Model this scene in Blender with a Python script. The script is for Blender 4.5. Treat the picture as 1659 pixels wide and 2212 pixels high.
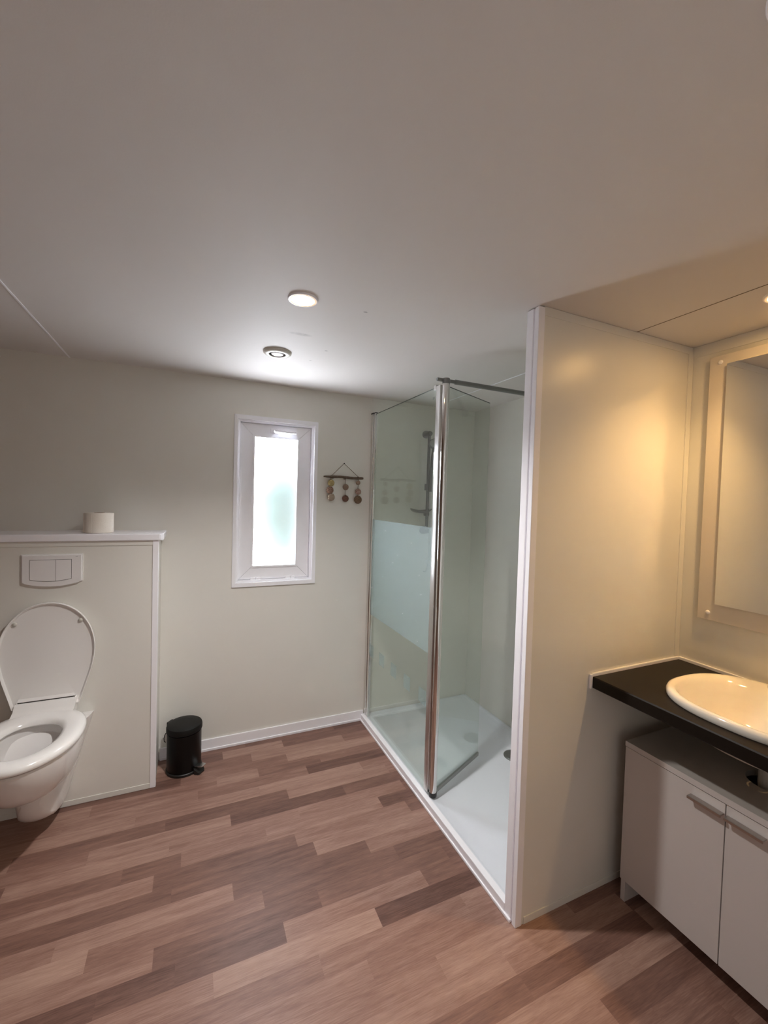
import bpy, bmesh, math, random
from mathutils import Vector, Matrix

random.seed(7)
PI = math.pi
for o in list(bpy.data.objects):
    bpy.data.objects.remove(o, do_unlink=True)
SC = bpy.context.scene
COL = SC.collection

# ------------------------------------------------------------------ camera
F_PX, W_PX = 916.12, 1659.0
YAW, PITCH, ROLL = math.radians(24.2343), math.radians(-1.7104), math.radians(1.6495)
CAM = Vector((-1.0708, -2.6101, 1.4846))
fw = Vector((math.sin(YAW)*math.cos(PITCH), math.cos(YAW)*math.cos(PITCH), math.sin(PITCH)))
rt = Vector((math.cos(YAW), -math.sin(YAW), 0))
up = rt.cross(fw)
r2 = math.cos(ROLL)*rt + math.sin(ROLL)*up
u2 = -math.sin(ROLL)*rt + math.cos(ROLL)*up
cd = bpy.data.cameras.new('camera')
cam = bpy.data.objects.new('camera', cd)
COL.objects.link(cam)
cam.matrix_world = Matrix(((r2.x, u2.x, -fw.x, CAM.x), (r2.y, u2.y, -fw.y, CAM.y), (r2.z, u2.z, -fw.z, CAM.z), (0, 0, 0, 1)))
cd.sensor_fit = 'HORIZONTAL'
cd.sensor_width = 36.0
cd.lens = 36.0*F_PX/W_PX
cd.clip_start = 0.02
SC.camera = cam

# ------------------------------------------------------------------ light and exposure
SC.view_settings.view_transform = 'Standard'
SC.view_settings.look = 'None'
SC.view_settings.exposure = 0.06
SC.view_settings.gamma = 1.0
SC.view_settings.use_curve_mapping = False
SC.cycles.max_bounces = 14
SC.cycles.diffuse_bounces = 8
SC.cycles.glossy_bounces = 8
SC.cycles.transparent_max_bounces = 16
SC.cycles.sample_clamp_indirect = 0.0
SC.cycles.use_adaptive_sampling = False
SC.cycles.blur_glossy = 0.0
WINDOW_STRENGTH = 56.0
LAMP_STRENGTH = 26.0
LAMP_BEAM = 88.0
VANITY_STRENGTH = 165.0
VANITY_BEAM = 24.0
REAR_STRENGTH = 0.25
HALL_STRENGTH = 0.7
world = bpy.data.worlds.new('world')
SC.world = world
world.use_nodes = True
world.node_tree.nodes['Background'].inputs[0].default_value = (1.0, 0.96, 0.92, 1)
world.node_tree.nodes['Background'].inputs[1].default_value = HALL_STRENGTH
# the open doorway behind the camera lets the daylight of the next room in (a sampling portal, gives no light itself)
DX0, DX1, DZ1, FY = -1.22, -0.38, 2.02, -3.05
pl = bpy.data.lights.new('doorway_portal', 'AREA')
pl.shape = 'RECTANGLE'; pl.size = DX1-DX0; pl.size_y = DZ1
pl.cycles.is_portal = True
po = bpy.data.objects.new('doorway_portal', pl)
COL.objects.link(po)
po.location = ((DX0+DX1)/2, FY-0.02, DZ1/2)
po.rotation_euler = (math.radians(90), 0, 0)

# ------------------------------------------------------------------ materials
def nodes_of(m):
    return m.node_tree.nodes, m.node_tree.links

def principled(name, col, rough=0.5, metal=0.0, spec=0.5, noise=0.0, nscale=40.0, bump=0.0, bscale=300.0, coat=0.0):
    m = bpy.data.materials.new(name)
    m.use_nodes = True
    n, l = nodes_of(m)
    b = n['Principled BSDF']
    b.inputs['Base Color'].default_value = (*col, 1)
    b.inputs['Roughness'].default_value = rough
    b.inputs['Metallic'].default_value = metal
    b.inputs['Specular IOR Level'].default_value = spec
    b.inputs['Coat Weight'].default_value = coat
    tc = n.new('ShaderNodeTexCoord')
    if noise > 0:
        t = n.new('ShaderNodeTexNoise'); t.inputs['Scale'].default_value = nscale; t.inputs['Detail'].default_value = 4
        l.new(tc.outputs['Object'], t.inputs['Vector'])
        r = n.new('ShaderNodeMapRange')
        r.inputs['To Min'].default_value = 1-noise; r.inputs['To Max'].default_value = 1+noise
        l.new(t.outputs['Fac'], r.inputs['Value'])
        v = n.new('ShaderNodeVectorMath'); v.operation = 'SCALE'
        v.inputs[0].default_value = col
        l.new(r.outputs['Result'], v.inputs['Scale'])
        l.new(v.outputs['Vector'], b.inputs['Base Color'])
    if bump > 0:
        t2 = n.new('ShaderNodeTexNoise'); t2.inputs['Scale'].default_value = bscale; t2.inputs['Detail'].default_value = 3
        l.new(tc.outputs['Object'], t2.inputs['Vector'])
        bp = n.new('ShaderNodeBump'); bp.inputs['Strength'].default_value = bump; bp.inputs['Distance'].default_value = 0.001
        l.new(t2.outputs['Fac'], bp.inputs['Height'])
        l.new(bp.outputs['Normal'], b.inputs['Normal'])
    return m

def emission(name, col, strength):
    m = bpy.data.materials.new(name)
    m.use_nodes = True
    n, l = nodes_of(m)
    b = n['Principled BSDF']
    b.inputs['Base Color'].default_value = (0.8, 0.8, 0.8, 1)
    b.inputs['Emission Color'].default_value = (*col, 1)
    b.inputs['Emission Strength'].default_value = strength
    return m

M_WALL = principled('wall_laminate', (0.74, 0.725, 0.675), 0.33, spec=0.45, noise=0.015, nscale=9, bump=0.05, bscale=180)
M_TRIM = principled('trim_white', (0.90, 0.89, 0.93), 0.3, noise=0.01)
M_PVC = principled('window_pvc', (0.90, 0.90, 0.94), 0.25, noise=0.01)
M_CERAMIC = principled('ceramic_white', (0.83, 0.81, 0.80), 0.08, spec=0.5, noise=0.01, nscale=6)
M_SEAT = principled('seat_plastic', (0.83, 0.81, 0.79), 0.18, noise=0.01, nscale=8)
M_BASIN = principled('basin_ceramic', (0.84, 0.80, 0.72), 0.08, noise=0.01, nscale=6)
M_PLATE = principled('flush_plastic', (0.80, 0.78, 0.78), 0.25, noise=0.01)
M_GROOVE = principled('dark_gap', (0.03, 0.025, 0.02), 0.7, noise=0.1)
M_CHROME = principled('chrome', (0.72, 0.71, 0.69), 0.07, metal=1.0, noise=0.01)
M_SATIN = principled('satin_aluminium', (0.62, 0.61, 0.60), 0.3, metal=1.0, noise=0.02)
M_GREY = principled('grey_metal', (0.22, 0.22, 0.215), 0.32, metal=0.8, noise=0.05)
M_RUBBER = principled('black_rubber', (0.012, 0.011, 0.010), 0.45, noise=0.1)
M_BIN = principled('bin_black', (0.0025, 0.0025, 0.0025), 0.36, spec=0.25, noise=0.1)
M_BINLID = principled('bin_lid_black', (0.0055, 0.0055, 0.005), 0.5, spec=0.25, noise=0.1)
M_PAPER = principled('tissue_paper', (0.85, 0.80, 0.72), 0.95, spec=0.1, noise=0.03, nscale=60, bump=0.3, bscale=220)
M_CARD = principled('cardboard', (0.35, 0.26, 0.17), 0.9, noise=0.1)
M_COUNTER = principled('dark_worktop', (0.011, 0.008, 0.006), 0.45, spec=0.18, noise=0.25, nscale=120, bump=0.1, bscale=500)
M_CAB = principled('cabinet_white', (0.56, 0.52, 0.505), 0.42, noise=0.012, nscale=30)
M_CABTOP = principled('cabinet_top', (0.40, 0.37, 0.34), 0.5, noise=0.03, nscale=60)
M_HANDLE = principled('handle_metal', (0.42, 0.38, 0.35), 0.35, metal=1.0, noise=0.03)
M_TRAY = principled('tray_acrylic', (0.74, 0.77, 0.83), 0.22, noise=0.008, nscale=12)
M_MIRROR = principled('mirror_silver', (0.86, 0.86, 0.84), 0.0, metal=1.0, noise=0.002)
M_BACK = principled('mirror_backing', (0.66, 0.61, 0.55), 0.35, noise=0.01)
M_VENT = principled('vent_plastic', (0.60, 0.58, 0.52), 0.4, noise=0.03)
M_CORD = principled('jute_cord', (0.16, 0.12, 0.085), 0.9, noise=0.2, nscale=200)
M_WOOD = principled('driftwood', (0.13, 0.09, 0.065), 0.85, noise=0.45, nscale=70, bump=0.6, bscale=160)
M_MARK = principled('dark_marking', (0.03, 0.03, 0.03), 0.6, noise=0.05)
M_LOGO = principled('grey_logo', (0.40, 0.39, 0.39), 0.5, noise=0.03)
M_DRAINPIPE = principled('pipe_plastic', (0.62, 0.60, 0.56), 0.4, noise=0.03)
M_WATER = principled('bowl_water', (0.07, 0.062, 0.05), 0.03, noise=0.05)

def math_node(n, l, op, a, b=None, c=None, clamp=False):
    x = n.new('ShaderNodeMath'); x.operation = op; x.use_clamp = clamp
    for i, v in enumerate((a, b, c)):
        if v is None: continue
        if isinstance(v, (int, float)): x.inputs[i].default_value = v
        else: l.new(v, x.inputs[i])
    return x.outputs[0]

def glass_material(name, tint, ior=1.5, base=0.0):
    m = bpy.data.materials.new(name)
    m.use_nodes = True
    n, l = nodes_of(m)
    n.remove(n['Principled BSDF'])
    out = n['Material Output']
    t = n.new('ShaderNodeBsdfTransparent'); t.inputs[0].default_value = (*tint, 1)
    g = n.new('ShaderNodeBsdfGlossy'); g.inputs['Roughness'].default_value = 0.0
    g.inputs['Color'].default_value = (0.95, 0.97, 0.97, 1)
    f = n.new('ShaderNodeLayerWeight'); f.inputs['Blend'].default_value = 0.5
    p5 = math_node(n, l, 'POWER', f.outputs['Facing'], 5.0)
    fr = math_node(n, l, 'MULTIPLY_ADD', p5, 0.96, 0.042)
    mx = n.new('ShaderNodeMixShader')
    l.new(fr, mx.inputs[0]); l.new(t.outputs[0], mx.inputs[1]); l.new(g.outputs[0], mx.inputs[2])
    l.new(mx.outputs[0], out.inputs['Surface'])
    return m
M_GLASS = glass_material('shower_glass', (0.925, 0.955, 0.935))

def frost_material(name, lo, hi):
    m = bpy.data.materials.new(name)
    m.use_nodes = True
    n, l = nodes_of(m)
    n.remove(n['Principled BSDF'])
    out = n['Material Output']
    t = n.new('ShaderNodeBsdfTransparent'); t.inputs[0].default_value = (0.92, 0.96, 0.97, 1)
    d = n.new('ShaderNodeBsdfDiffuse'); d.inputs['Color'].default_value = (0.74, 0.83, 0.86, 1)
    tr = n.new('ShaderNodeBsdfTranslucent'); tr.inputs['Color'].default_value = (0.74, 0.83, 0.86, 1)
    a = n.new('ShaderNodeMixShader'); a.inputs[0].default_value = 0.5
    l.new(d.outputs[0], a.inputs[1]); l.new(tr.outputs[0], a.inputs[2])
    mx = n.new('ShaderNodeMixShader')
    tc = n.new('ShaderNodeTexCoord')
    no = n.new('ShaderNodeTexNoise'); no.inputs['Scale'].default_value = 900
    l.new(tc.outputs['Object'], no.inputs['Vector'])
    mr = n.new('ShaderNodeMapRange'); mr.inputs['To Min'].default_value = lo; mr.inputs['To Max'].default_value = hi
    l.new(no.outputs['Fac'], mr.inputs['Value']); l.new(mr.outputs[0], mx.inputs[0])
    l.new(t.outputs[0], mx.inputs[1]); l.new(a.outputs[0], mx.inputs[2])
    l.new(mx.outputs[0], out.inputs['Surface'])
    return m
M_FROST = frost_material('frosted_band', 0.23, 0.29)
M_FROST2 = frost_material('frosted_squares', 0.12, 0.17)

def ceiling_material():
    m = principled('ceiling_panel', (0.70, 0.67, 0.645), 0.66, spec=0.28, bump=0.12, bscale=260)
    n, l = nodes_of(m)
    b = n['Principled BSDF']
    tc = n.new('ShaderNodeTexCoord')
    sp = n.new('ShaderNodeSeparateXYZ'); l.new(tc.outputs['Object'], sp.inputs[0])
    nz = n.new('ShaderNodeTexNoise'); nz.inputs['Scale'].default_value = 70; l.new(tc.outputs['Object'], nz.inputs['Vector'])
    total = None
    # little scuffs on the panel: x, y, half-size x, half-size y, strength
    for (sx, sy, hx, hy, s) in SPOTS:
        dx = math_node(n, l, 'MULTIPLY', math_node(n, l, 'SUBTRACT', sp.outputs[0], sx), 1/hx)
        dy = math_node(n, l, 'MULTIPLY', math_node(n, l, 'SUBTRACT', sp.outputs[1], sy), 1/hy)
        d = math_node(n, l, 'ADD', math_node(n, l, 'MULTIPLY', dx, dx), math_node(n, l, 'MULTIPLY', dy, dy))
        w = math_node(n, l, 'SUBTRACT', 1.0, d, clamp=True)
        w = math_node(n, l, 'MULTIPLY', w, math_node(n, l, 'MULTIPLY', nz.outputs['Fac'], 2*s))
        total = w if total is None else math_node(n, l, 'ADD', total, w)
    mx = n.new('ShaderNodeMix'); mx.data_type = 'RGBA'
    mx.inputs['A'].default_value = (0.70, 0.67, 0.645, 1); mx.inputs['B'].default_value = (0.2, 0.19, 0.18, 1)
    l.new(total, mx.inputs['Factor']); l.new(mx.outputs['Result'], b.inputs['Base Color'])
    return m
SPOTS = [(-0.52, -1.176, 0.009, 0.006, 0.9), (-0.53, -0.72, 0.009, 0.006, 0.9), (-0.56, -0.55, 0.008, 0.005, 0.6),
         (-0.68, -0.86, 0.055, 0.018, 0.3)]
M_CEIL = ceiling_material()

def pane_material():
    # frosted pane with bright overcast daylight behind it and, low at the right, a blurred tree
    m = bpy.data.materials.new('frosted_window_glass')
    m.use_nodes = True
    n, l = nodes_of(m)
    b = n['Principled BSDF']
    b.inputs['Base Color'].default_value = (0.6, 0.65, 0.66, 1)
    b.inputs['Roughness'].default_value = 0.25
    tc = n.new('ShaderNodeTexCoord')
    sp = n.new('ShaderNodeSeparateXYZ'); l.new(tc.outputs['Object'], sp.inputs[0])
    no = n.new('ShaderNodeTexNoise'); no.inputs['Scale'].default_value = 260; no.inputs['Detail'].default_value = 3
    l.new(tc.outputs['Object'], no.inputs['Vector'])
    no2 = n.new('ShaderNodeTexNoise'); no2.inputs['Scale'].default_value = 9
    l.new(tc.outputs['Object'], no2.inputs['Vector'])
    def blob(cx, cz, hx, hz):
        dx = math_node(n, l, 'MULTIPLY', math_node(n, l, 'SUBTRACT', sp.outputs[0], cx), 1/hx)
        dz = math_node(n, l, 'MULTIPLY', math_node(n, l, 'SUBTRACT', sp.outputs[2], cz), 1/hz)
        d = math_node(n, l, 'ADD', math_node(n, l, 'MULTIPLY', dx, dx), math_node(n, l, 'MULTIPLY', dz, dz))
        d = math_node(n, l, 'ADD', d, math_node(n, l, 'MULTIPLY', math_node(n, l, 'SUBTRACT', no2.outputs['Fac'], 0.5), 0.9))
        return d
    d1 = blob(0.105, -0.075, 0.20, 0.27)
    ramp = n.new('ShaderNodeValToRGB')
    cr = ramp.color_ramp
    l.new(math_node(n, l, 'ADD', math_node(n, l, 'MULTIPLY', d1, 0.4), math_node(n, l, 'MULTIPLY', math_node(n, l, 'SUBTRACT', no.outputs['Fac'], 0.5), 0.12)), ramp.inputs['Fac'])
    k = 1.0/WINDOW_STRENGTH
    cr.elements[0].position = 0.0; cr.elements[0].color = (0.34*k, 0.47*k, 0.45*k, 1)
    cr.elements[1].position = 0.75; cr.elements[1].color = (0.93, 0.97, 1.05, 1)
    for p, c in ((0.16, (0.42, 0.62, 0.60)), (0.30, (0.60, 0.92, 0.90)), (0.46, (0.95, 1.25, 1.25))):
        e = cr.elements.new(p); e.color = (c[0]*k, c[1]*k, c[2]*k, 1)
    l.new(ramp.outputs[0], b.inputs['Emission Color'])
    b.inputs['Emission Strength'].default_value = WINDOW_STRENGTH
    return m
M_PANE = pane_material()

def floor_material():
    m = bpy.data.materials.new('wood_vinyl')
    m.use_nodes = True
    n, l = nodes_of(m)
    b = n['Principled BSDF']
    b.inputs['Roughness'].default_value = 0.42
    b.inputs['Specular IOR Level'].default_value = 0.4
    at = n.new('ShaderNodeAttribute'); at.attribute_name = 'plank'
    tc = n.new('ShaderNodeTexCoord')
    sx = n.new('ShaderNodeSeparateColor'); l.new(at.outputs['Color'], sx.inputs[0])
    off = n.new('ShaderNodeCombineXYZ')
    l.new(math_node(n, l, 'MULTIPLY', sx.outputs[1], 37.0), off.inputs[0])
    l.new(math_node(n, l, 'MULTIPLY', sx.outputs[2], 53.0), off.inputs[1])
    add = n.new('ShaderNodeVectorMath'); add.operation = 'ADD'
    l.new(tc.outputs['Object'], add.inputs[0]); l.new(off.outputs[0], add.inputs[1])
    mp = n.new('ShaderNodeMapping'); mp.inputs['Scale'].default_value = (2.2, 26, 1)
    l.new(add.outputs[0], mp.inputs['Vector'])
    g = n.new('ShaderNodeTexNoise'); g.inputs['Scale'].default_value = 1.6; g.inputs['Detail'].default_value = 6; g.inputs['Distortion'].default_value = 0.6
    l.new(mp.outputs[0], g.inputs['Vector'])
    mp2 = n.new('ShaderNodeMapping'); mp2.inputs['Scale'].default_value = (14, 210, 1)
    l.new(add.outputs[0], mp2.inputs['Vector'])
    g2 = n.new('ShaderNodeTexNoise'); g2.inputs['Scale'].default_value = 1.5; g2.inputs['Detail'].default_value = 5
    l.new(mp2.outputs[0], g2.inputs['Vector'])
    tone = math_node(n, l, 'ADD', math_node(n, l, 'MULTIPLY', sx.outputs[0], 0.76), math_node(n, l, 'MULTIPLY', math_node(n, l, 'SUBTRACT', g.outputs['Fac'], 0.5), 0.75))
    tone = math_node(n, l, 'ADD', tone, math_node(n, l, 'MULTIPLY', math_node(n, l, 'SUBTRACT', g2.outputs['Fac'], 0.5), 0.65))
    tone = math_node(n, l, 'ADD', tone, 0.08)
    ramp = n.new('ShaderNodeValToRGB'); l.new(tone, ramp.inputs['Fac'])
    cr = ramp.color_ramp
    cr.elements[0].position = 0.0; cr.elements[0].color = (0.100, 0.048, 0.037, 1)
    cr.elements[1].position = 1.0; cr.elements[1].color = (0.41, 0.262, 0.205, 1)
    e = cr.elements.new(0.5); e.color = (0.235, 0.127, 0.097, 1)
    l.new(ramp.outputs[0], b.inputs['Base Color'])
    bp = n.new('ShaderNodeBump'); bp.inputs['Strength'].default_value = 0.12; bp.inputs['Distance'].default_value = 0.001
    l.new(g2.outputs['Fac'], bp.inputs['Height']); l.new(bp.outputs[0], b.inputs['Normal'])
    return m
M_FLOOR = floor_material()

def shell_material(name, a, c, hl=None):
    m = principled(name, a, 0.55)
    n, l = nodes_of(m)
    b = n['Principled BSDF']
    tc = n.new('ShaderNodeTexCoord')
    w = n.new('ShaderNodeTexWave'); w.wave_type = 'RINGS'; w.rings_direction = 'SPHERICAL'
    w.inputs['Scale'].default_value = 45; w.inputs['Distortion'].default_value = 3; w.inputs['Detail'].default_value = 2
    mp = n.new('ShaderNodeMapping'); mp.inputs['Location'].default_value = (0, 0, -0.018)
    l.new(tc.outputs['Object'], mp.inputs['Vector']); l.new(mp.outputs[0], w.inputs['Vector'])
    r = n.new('ShaderNodeValToRGB'); l.new(w.outputs['Fac'], r.inputs['Fac'])
    r.color_ramp.elements[0].color = (*a, 1); r.color_ramp.elements[1].color = (*c, 1)
    l.new(r.outputs[0], b.inputs['Base Color'])
    return m

# ------------------------------------------------------------------ object helpers
ORIGIN = {}

def empty(name, loc, label=None, cat=None, group=None):
    o = bpy.data.objects.new(name, None)
    o.empty_display_size = 0.05
    COL.objects.link(o)
    o.location = loc
    ORIGIN[o.name] = Vector(loc)
    tag(o, label, cat, group)
    return o

def tag(o, label=None, cat=None, group=None, kind=None):
    if label: o['label'] = label
    if cat: o['category'] = cat
    if group: o['group'] = group
    if kind: o['kind'] = kind
    return o

def make(name, bm, mat, parent=None, origin=None, smooth=None, label=None):
    """Link a bmesh whose verts are in world space; its origin goes to `origin` (default: the parent's origin)."""
    bmesh.ops.recalc_face_normals(bm, faces=bm.faces[:])
    po = ORIGIN[parent.name] if parent else Vector((0, 0, 0))
    og = Vector(origin) if origin is not None else po
    bmesh.ops.translate(bm, verts=bm.verts[:], vec=-og)
    me = bpy.data.meshes.new(name)
    bm.to_mesh(me); bm.free()
    if mat is not None: me.materials.append(mat)
    if smooth is not None:
        for p in me.polygons: p.use_smooth = True
        me.set_sharp_from_angle(angle=math.radians(smooth))
    o = bpy.data.objects.new(name, me)
    COL.objects.link(o)
    if parent: o.parent = parent
    o.location = og - po
    ORIGIN[o.name] = og
    if label: o['label'] = label
    return o

def struct(name, bm, mat, parent=None, **k):
    o = make(name, bm, mat, parent, **k)
    if not parent: o['kind'] = 'structure'
    return o

def add_box(bm, x0, x1, y0, y1, z0, z1, bevel=0.0, seg=2):
    a = [min(x0, x1), min(y0, y1), min(z0, z1)]; c = [max(x0, x1), max(y0, y1), max(z0, z1)]
    t = bmesh.new()
    vs = [t.verts.new((x, y, z)) for x in (a[0], c[0]) for y in (a[1], c[1]) for z in (a[2], c[2])]
    for f in ((0, 1, 3, 2), (4, 6, 7, 5), (0, 4, 5, 1), (2, 3, 7, 6), (0, 2, 6, 4), (1, 5, 7, 3)):
        t.faces.new([vs[i] for i in f])
    if bevel > 0:
        bmesh.ops.bevel(t, geom=t.edges[:], offset=bevel, segments=seg, profile=0.6, affect='EDGES')
    merge(bm, t)

def merge(bm, t, mat=None):
    me = bpy.data.meshes.new('tmp'); t.to_mesh(me); t.free()
    if mat is not None: me.transform(mat)
    bm.from_mesh(me); bpy.data.meshes.remove(me)

def box(*a, bevel=0.0, seg=2):
    bm = bmesh.new(); add_box(bm, *a, bevel=bevel, seg=seg); return bm

def boxes(lst, bevel=0.0):
    bm = bmesh.new()
    for a in lst: add_box(bm, *a, bevel=bevel)
    return bm

def add_loft(bm, rings, cap0=True, cap1=True, closed=True):
    rows = [[bm.verts.new(p) for p in r] for r in rings]
    n = len(rows[0])
    for a, b in zip(rows, rows[1:]):
        for i in range(n if closed else n-1):
            j = (i+1) % n
            try: bm.faces.new((a[i], a[j], b[j], b[i]))
            except ValueError: pass
    if cap0: bm.faces.new(rows[0][::-1])
    if cap1: bm.faces.new(rows[-1])
    return rows

def add_lathe(bm, prof, center=(0, 0, 0), seg=48, axis='z', mat=None):
    """prof: list of (radius, height). A radius of 0 closes the end."""
    t = bmesh.new()
    rings = []
    for r, h in prof:
        if r <= 1e-6: rings.append([t.verts.new((0, 0, h))])
        else: rings.append([t.verts.new((r*math.cos(2*PI*i/seg), r*math.sin(2*PI*i/seg), h)) for i in range(seg)])
    for a, b in zip(rings, rings[1:]):
        for i in range(seg):
            j = (i+1) % seg
            if len(a) == 1 and len(b) == 1: continue
            if len(a) == 1: t.faces.new((a[0], b[j], b[i]))
            elif len(b) == 1: t.faces.new((a[i], a[j], b[0]))
            else: t.faces.new((a[i], a[j], b[j], b[i]))
    M = Matrix.Translation(Vector(center))
    if axis == 'y': M = M @ Matrix.Rotation(PI/2, 4, 'X')     # height -> -y
    if axis == 'x': M = M @ Matrix.Rotation(PI/2, 4, 'Y')     # height -> +x
    if mat is not None: M = mat
    merge(bm, t, M)

def lathe(*a, **k):
    bm = bmesh.new(); add_lathe(bm, *a, **k); return bm

def add_tube(bm, pts, r, seg=12, closed=False, radii=None):
    pts = [Vector(p) for p in pts]
    n = len(pts)
    rings = []
    ref = None
    for i, p in enumerate(pts):
        a = pts[(i-1) % n] if (closed or i > 0) else p
        b = pts[(i+1) % n] if (closed or i < n-1) else p
        t = (b-a).normalized()
        if ref is None:
            ref = Vector((0, 0, 1)) if abs(t.z) < 0.9 else Vector((1, 0, 0))
        s = (ref - t*ref.dot(t)).normalized(); ref = s
        q = t.cross(s)
        rr = radii[i] if radii else r
        rings.append([p + rr*(math.cos(2*PI*k/seg)*s + math.sin(2*PI*k/seg)*q) for k in range(seg)])
    if closed: rings.append(rings[0])
    add_loft(bm, rings, not closed, not closed)

def tube(*a, **k):
    bm = bmesh.new(); add_tube(bm, *a, **k); return bm

def add_prism(bm, poly, vec):
    vec = Vector(vec)
    add_loft(bm, [[Vector(p) for p in poly], [Vector(p)+vec for p in poly]])

def prism(poly, vec):
    bm = bmesh.new(); add_prism(bm, poly, vec); return bm

# ------------------------------------------------------------------ room dimensions (metres)
H = 2.15                # ceiling
PY = -1.502             # vanity-side face of the partition
PT = 0.050              # its thickness
RX = 0.817              # wall with the mirror
LX = -2.45             # wall outside the picture
WX0, WX1, WZ0, WZ1 = -0.842, -0.386, 0.967, 1.928   # opening of the window

# floor: strips of printed planks
bm = bmesh.new()
ROW, Y0, PL = 0.0747, -1.546, 0.545
KNOWN = {0: -0.33, 1: -0.54, 2: -0.134, 3: -0.45, 4: -0.765, 5: -0.623, 6: -0.27, 7: -0.37, 8: -0.58, 9: -0.10, 10: -0.758, 11: -1.143,
         12: -0.35, 13: -0.62, 14: -0.2, -1: -0.12, -2: -0.66, -3: -0.30, -4: -0.48, -5: -0.9, -6: -0.7}
TONES = [0.12, 0.72, 0.35, 0.9, 0.22, 0.6, 0.48, 0.8]
cl = bm.loops.layers.float_color.new('plank')
r0 = int(math.floor((FY-0.05-Y0)/ROW)); r1 = int(math.ceil((0.05-Y0)/ROW))
for r in range(r0, r1+1):
    ya, yb = max(FY-0.04, Y0+r*ROW), min(0.04, Y0+(r+1)*ROW)
    if yb <= ya: continue
    e = KNOWN.get(r, random.uniform(-1, 0))
    xs = []
    x0 = LX-0.04
    xs.append(x0)
    x = e
    back = []
    while x > x0+0.02:
        back.append(x)
        if random.random() < 0.12: back.append(x-PL*0.62)
        x -= PL
    xs += [v for v in back[::-1] if v > x0+0.02]
    x = e+PL
    while x < RX+0.03:
        xs.append(x); x += PL
    xs.append(RX+0.04)
    for i in range(len(xs)-1):
        f = bm.faces.new([bm.verts.new(p) for p in ((xs[i], ya, 0), (xs[i+1], ya, 0), (xs[i+1], yb, 0), (xs[i], yb, 0))])
        t = min(1, max(0, random.choice(TONES)+random.uniform(-0.1, 0.1)))
        c = (t, random.random(), random.random(), 1)
        for lp in f.loops: lp[cl] = c
bmesh.ops.remove_doubles(bm, verts=bm.verts[:], dist=1e-5)
struct('floor', bm, M_FLOOR)

struct('ceiling', box(LX-0.05, RX+0.05, FY-0.05, 0.05, H, H+0.06), M_CEIL)
struct('wall_back', boxes([(LX-0.05, WX0, 0, 0.09, 0, H), (WX1, RX+0.05, 0, 0.09, 0, H), (WX0, WX1, 0, 0.09, 0, WZ0), (WX0, WX1, 0, 0.09, WZ1, H)]), M_WALL)
struct('wall_right', box(RX, RX+0.06, FY, 0, 0, H), M_WALL)
struct('wall_left', box(LX-0.06, LX, FY, 0, 0, H), principled('unseen_wall_dark', (0.20, 0.13, 0.09), 0.45, noise=0.15, nscale=5))  # unseen wall, made dark brown to cut bounce light on the left
struct('wall_front', boxes([(LX, DX0, FY-0.06, FY, 0, H), (DX1, RX, FY-0.06, FY, 0, H), (DX0, DX1, FY-0.06, FY, DZ1, H)]), M_WALL)
struct('door_1', boxes([(DX0-0.05, DX0, FY-0.07, FY+0.012, 0, DZ1+0.05), (DX1, DX1+0.05, FY-0.07, FY+0.012, 0, DZ1+0.05), (DX0, DX1, FY-0.07, FY+0.012, DZ1, DZ1+0.05)], bevel=0.002), M_TRIM)
struct('wall_partition', box(0.0, RX, PY, PY+PT, 0, H), M_WALL)

# partition: white end profile with a groove, corner and edge strips
EX = -0.026
o = struct('trim_1', boxes([(EX+0.006, 0.0, PY+0.002, PY+PT-0.002, 0, H-0.004),
                            (EX, 0.001, PY-0.003, PY+0.016, 0, H-0.004),
                            (EX, 0.001, PY+0.023, PY+PT+0.003, 0, H-0.004)], bevel=0.0015), M_TRIM)
struct('trim_2', box(0.012, RX-0.014, PY-0.003, PY, 0, 0.026, bevel=0.001), M_WALL)
struct('trim_3', box(RX-0.030, RX-0.001, PY-0.004, PY, 0.86, H-0.02, bevel=0.001), M_WALL)
struct('trim_4', box(0.0, RX-0.001, PY-0.003, PY, H-0.030, H-0.001, bevel=0.001), M_WALL)
struct('trim_5', box(RX-0.003, RX, FY, PY-0.004, H-0.045, H-0.001, bevel=0.001), M_WALL)
# joint strips across the ceiling
struct('trim_6', box(0.459, 0.466, PY+PT, 0, H-0.003, H, bevel=0.001), M_TRIM)
struct('trim_9', box(0.4610, 0.4645, FY, PY, H-0.0008, H), principled('joint_shaded', (0.16, 0.13, 0.09), 0.7, noise=0.05))  # seam on the vanity side, the lamp's shade put into its dark colour
struct('trim_7', box(-1.649, -1.642, FY, 0, H-0.003, H, bevel=0.001), M_TRIM)
# ceiling-wall strip inside the shower, corner strip
struct('trim_8', box(0.0, RX, -0.003, 0, H-0.032, H-0.001, bevel=0.001), M_WALL)
# baseboard with its little bottom bead
struct('baseboard_back', boxes([(-1.222, -0.012, -0.009, 0, 0, 0.067), (-1.222, -0.012, -0.014, 0, 0, 0.014)], bevel=0.002), M_TRIM)
struct('baseboard_partition', boxes([(RX-0.009, RX, PY-0.7, PY-0.004, 0, 0.06)], bevel=0.002), M_WALL)

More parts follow.
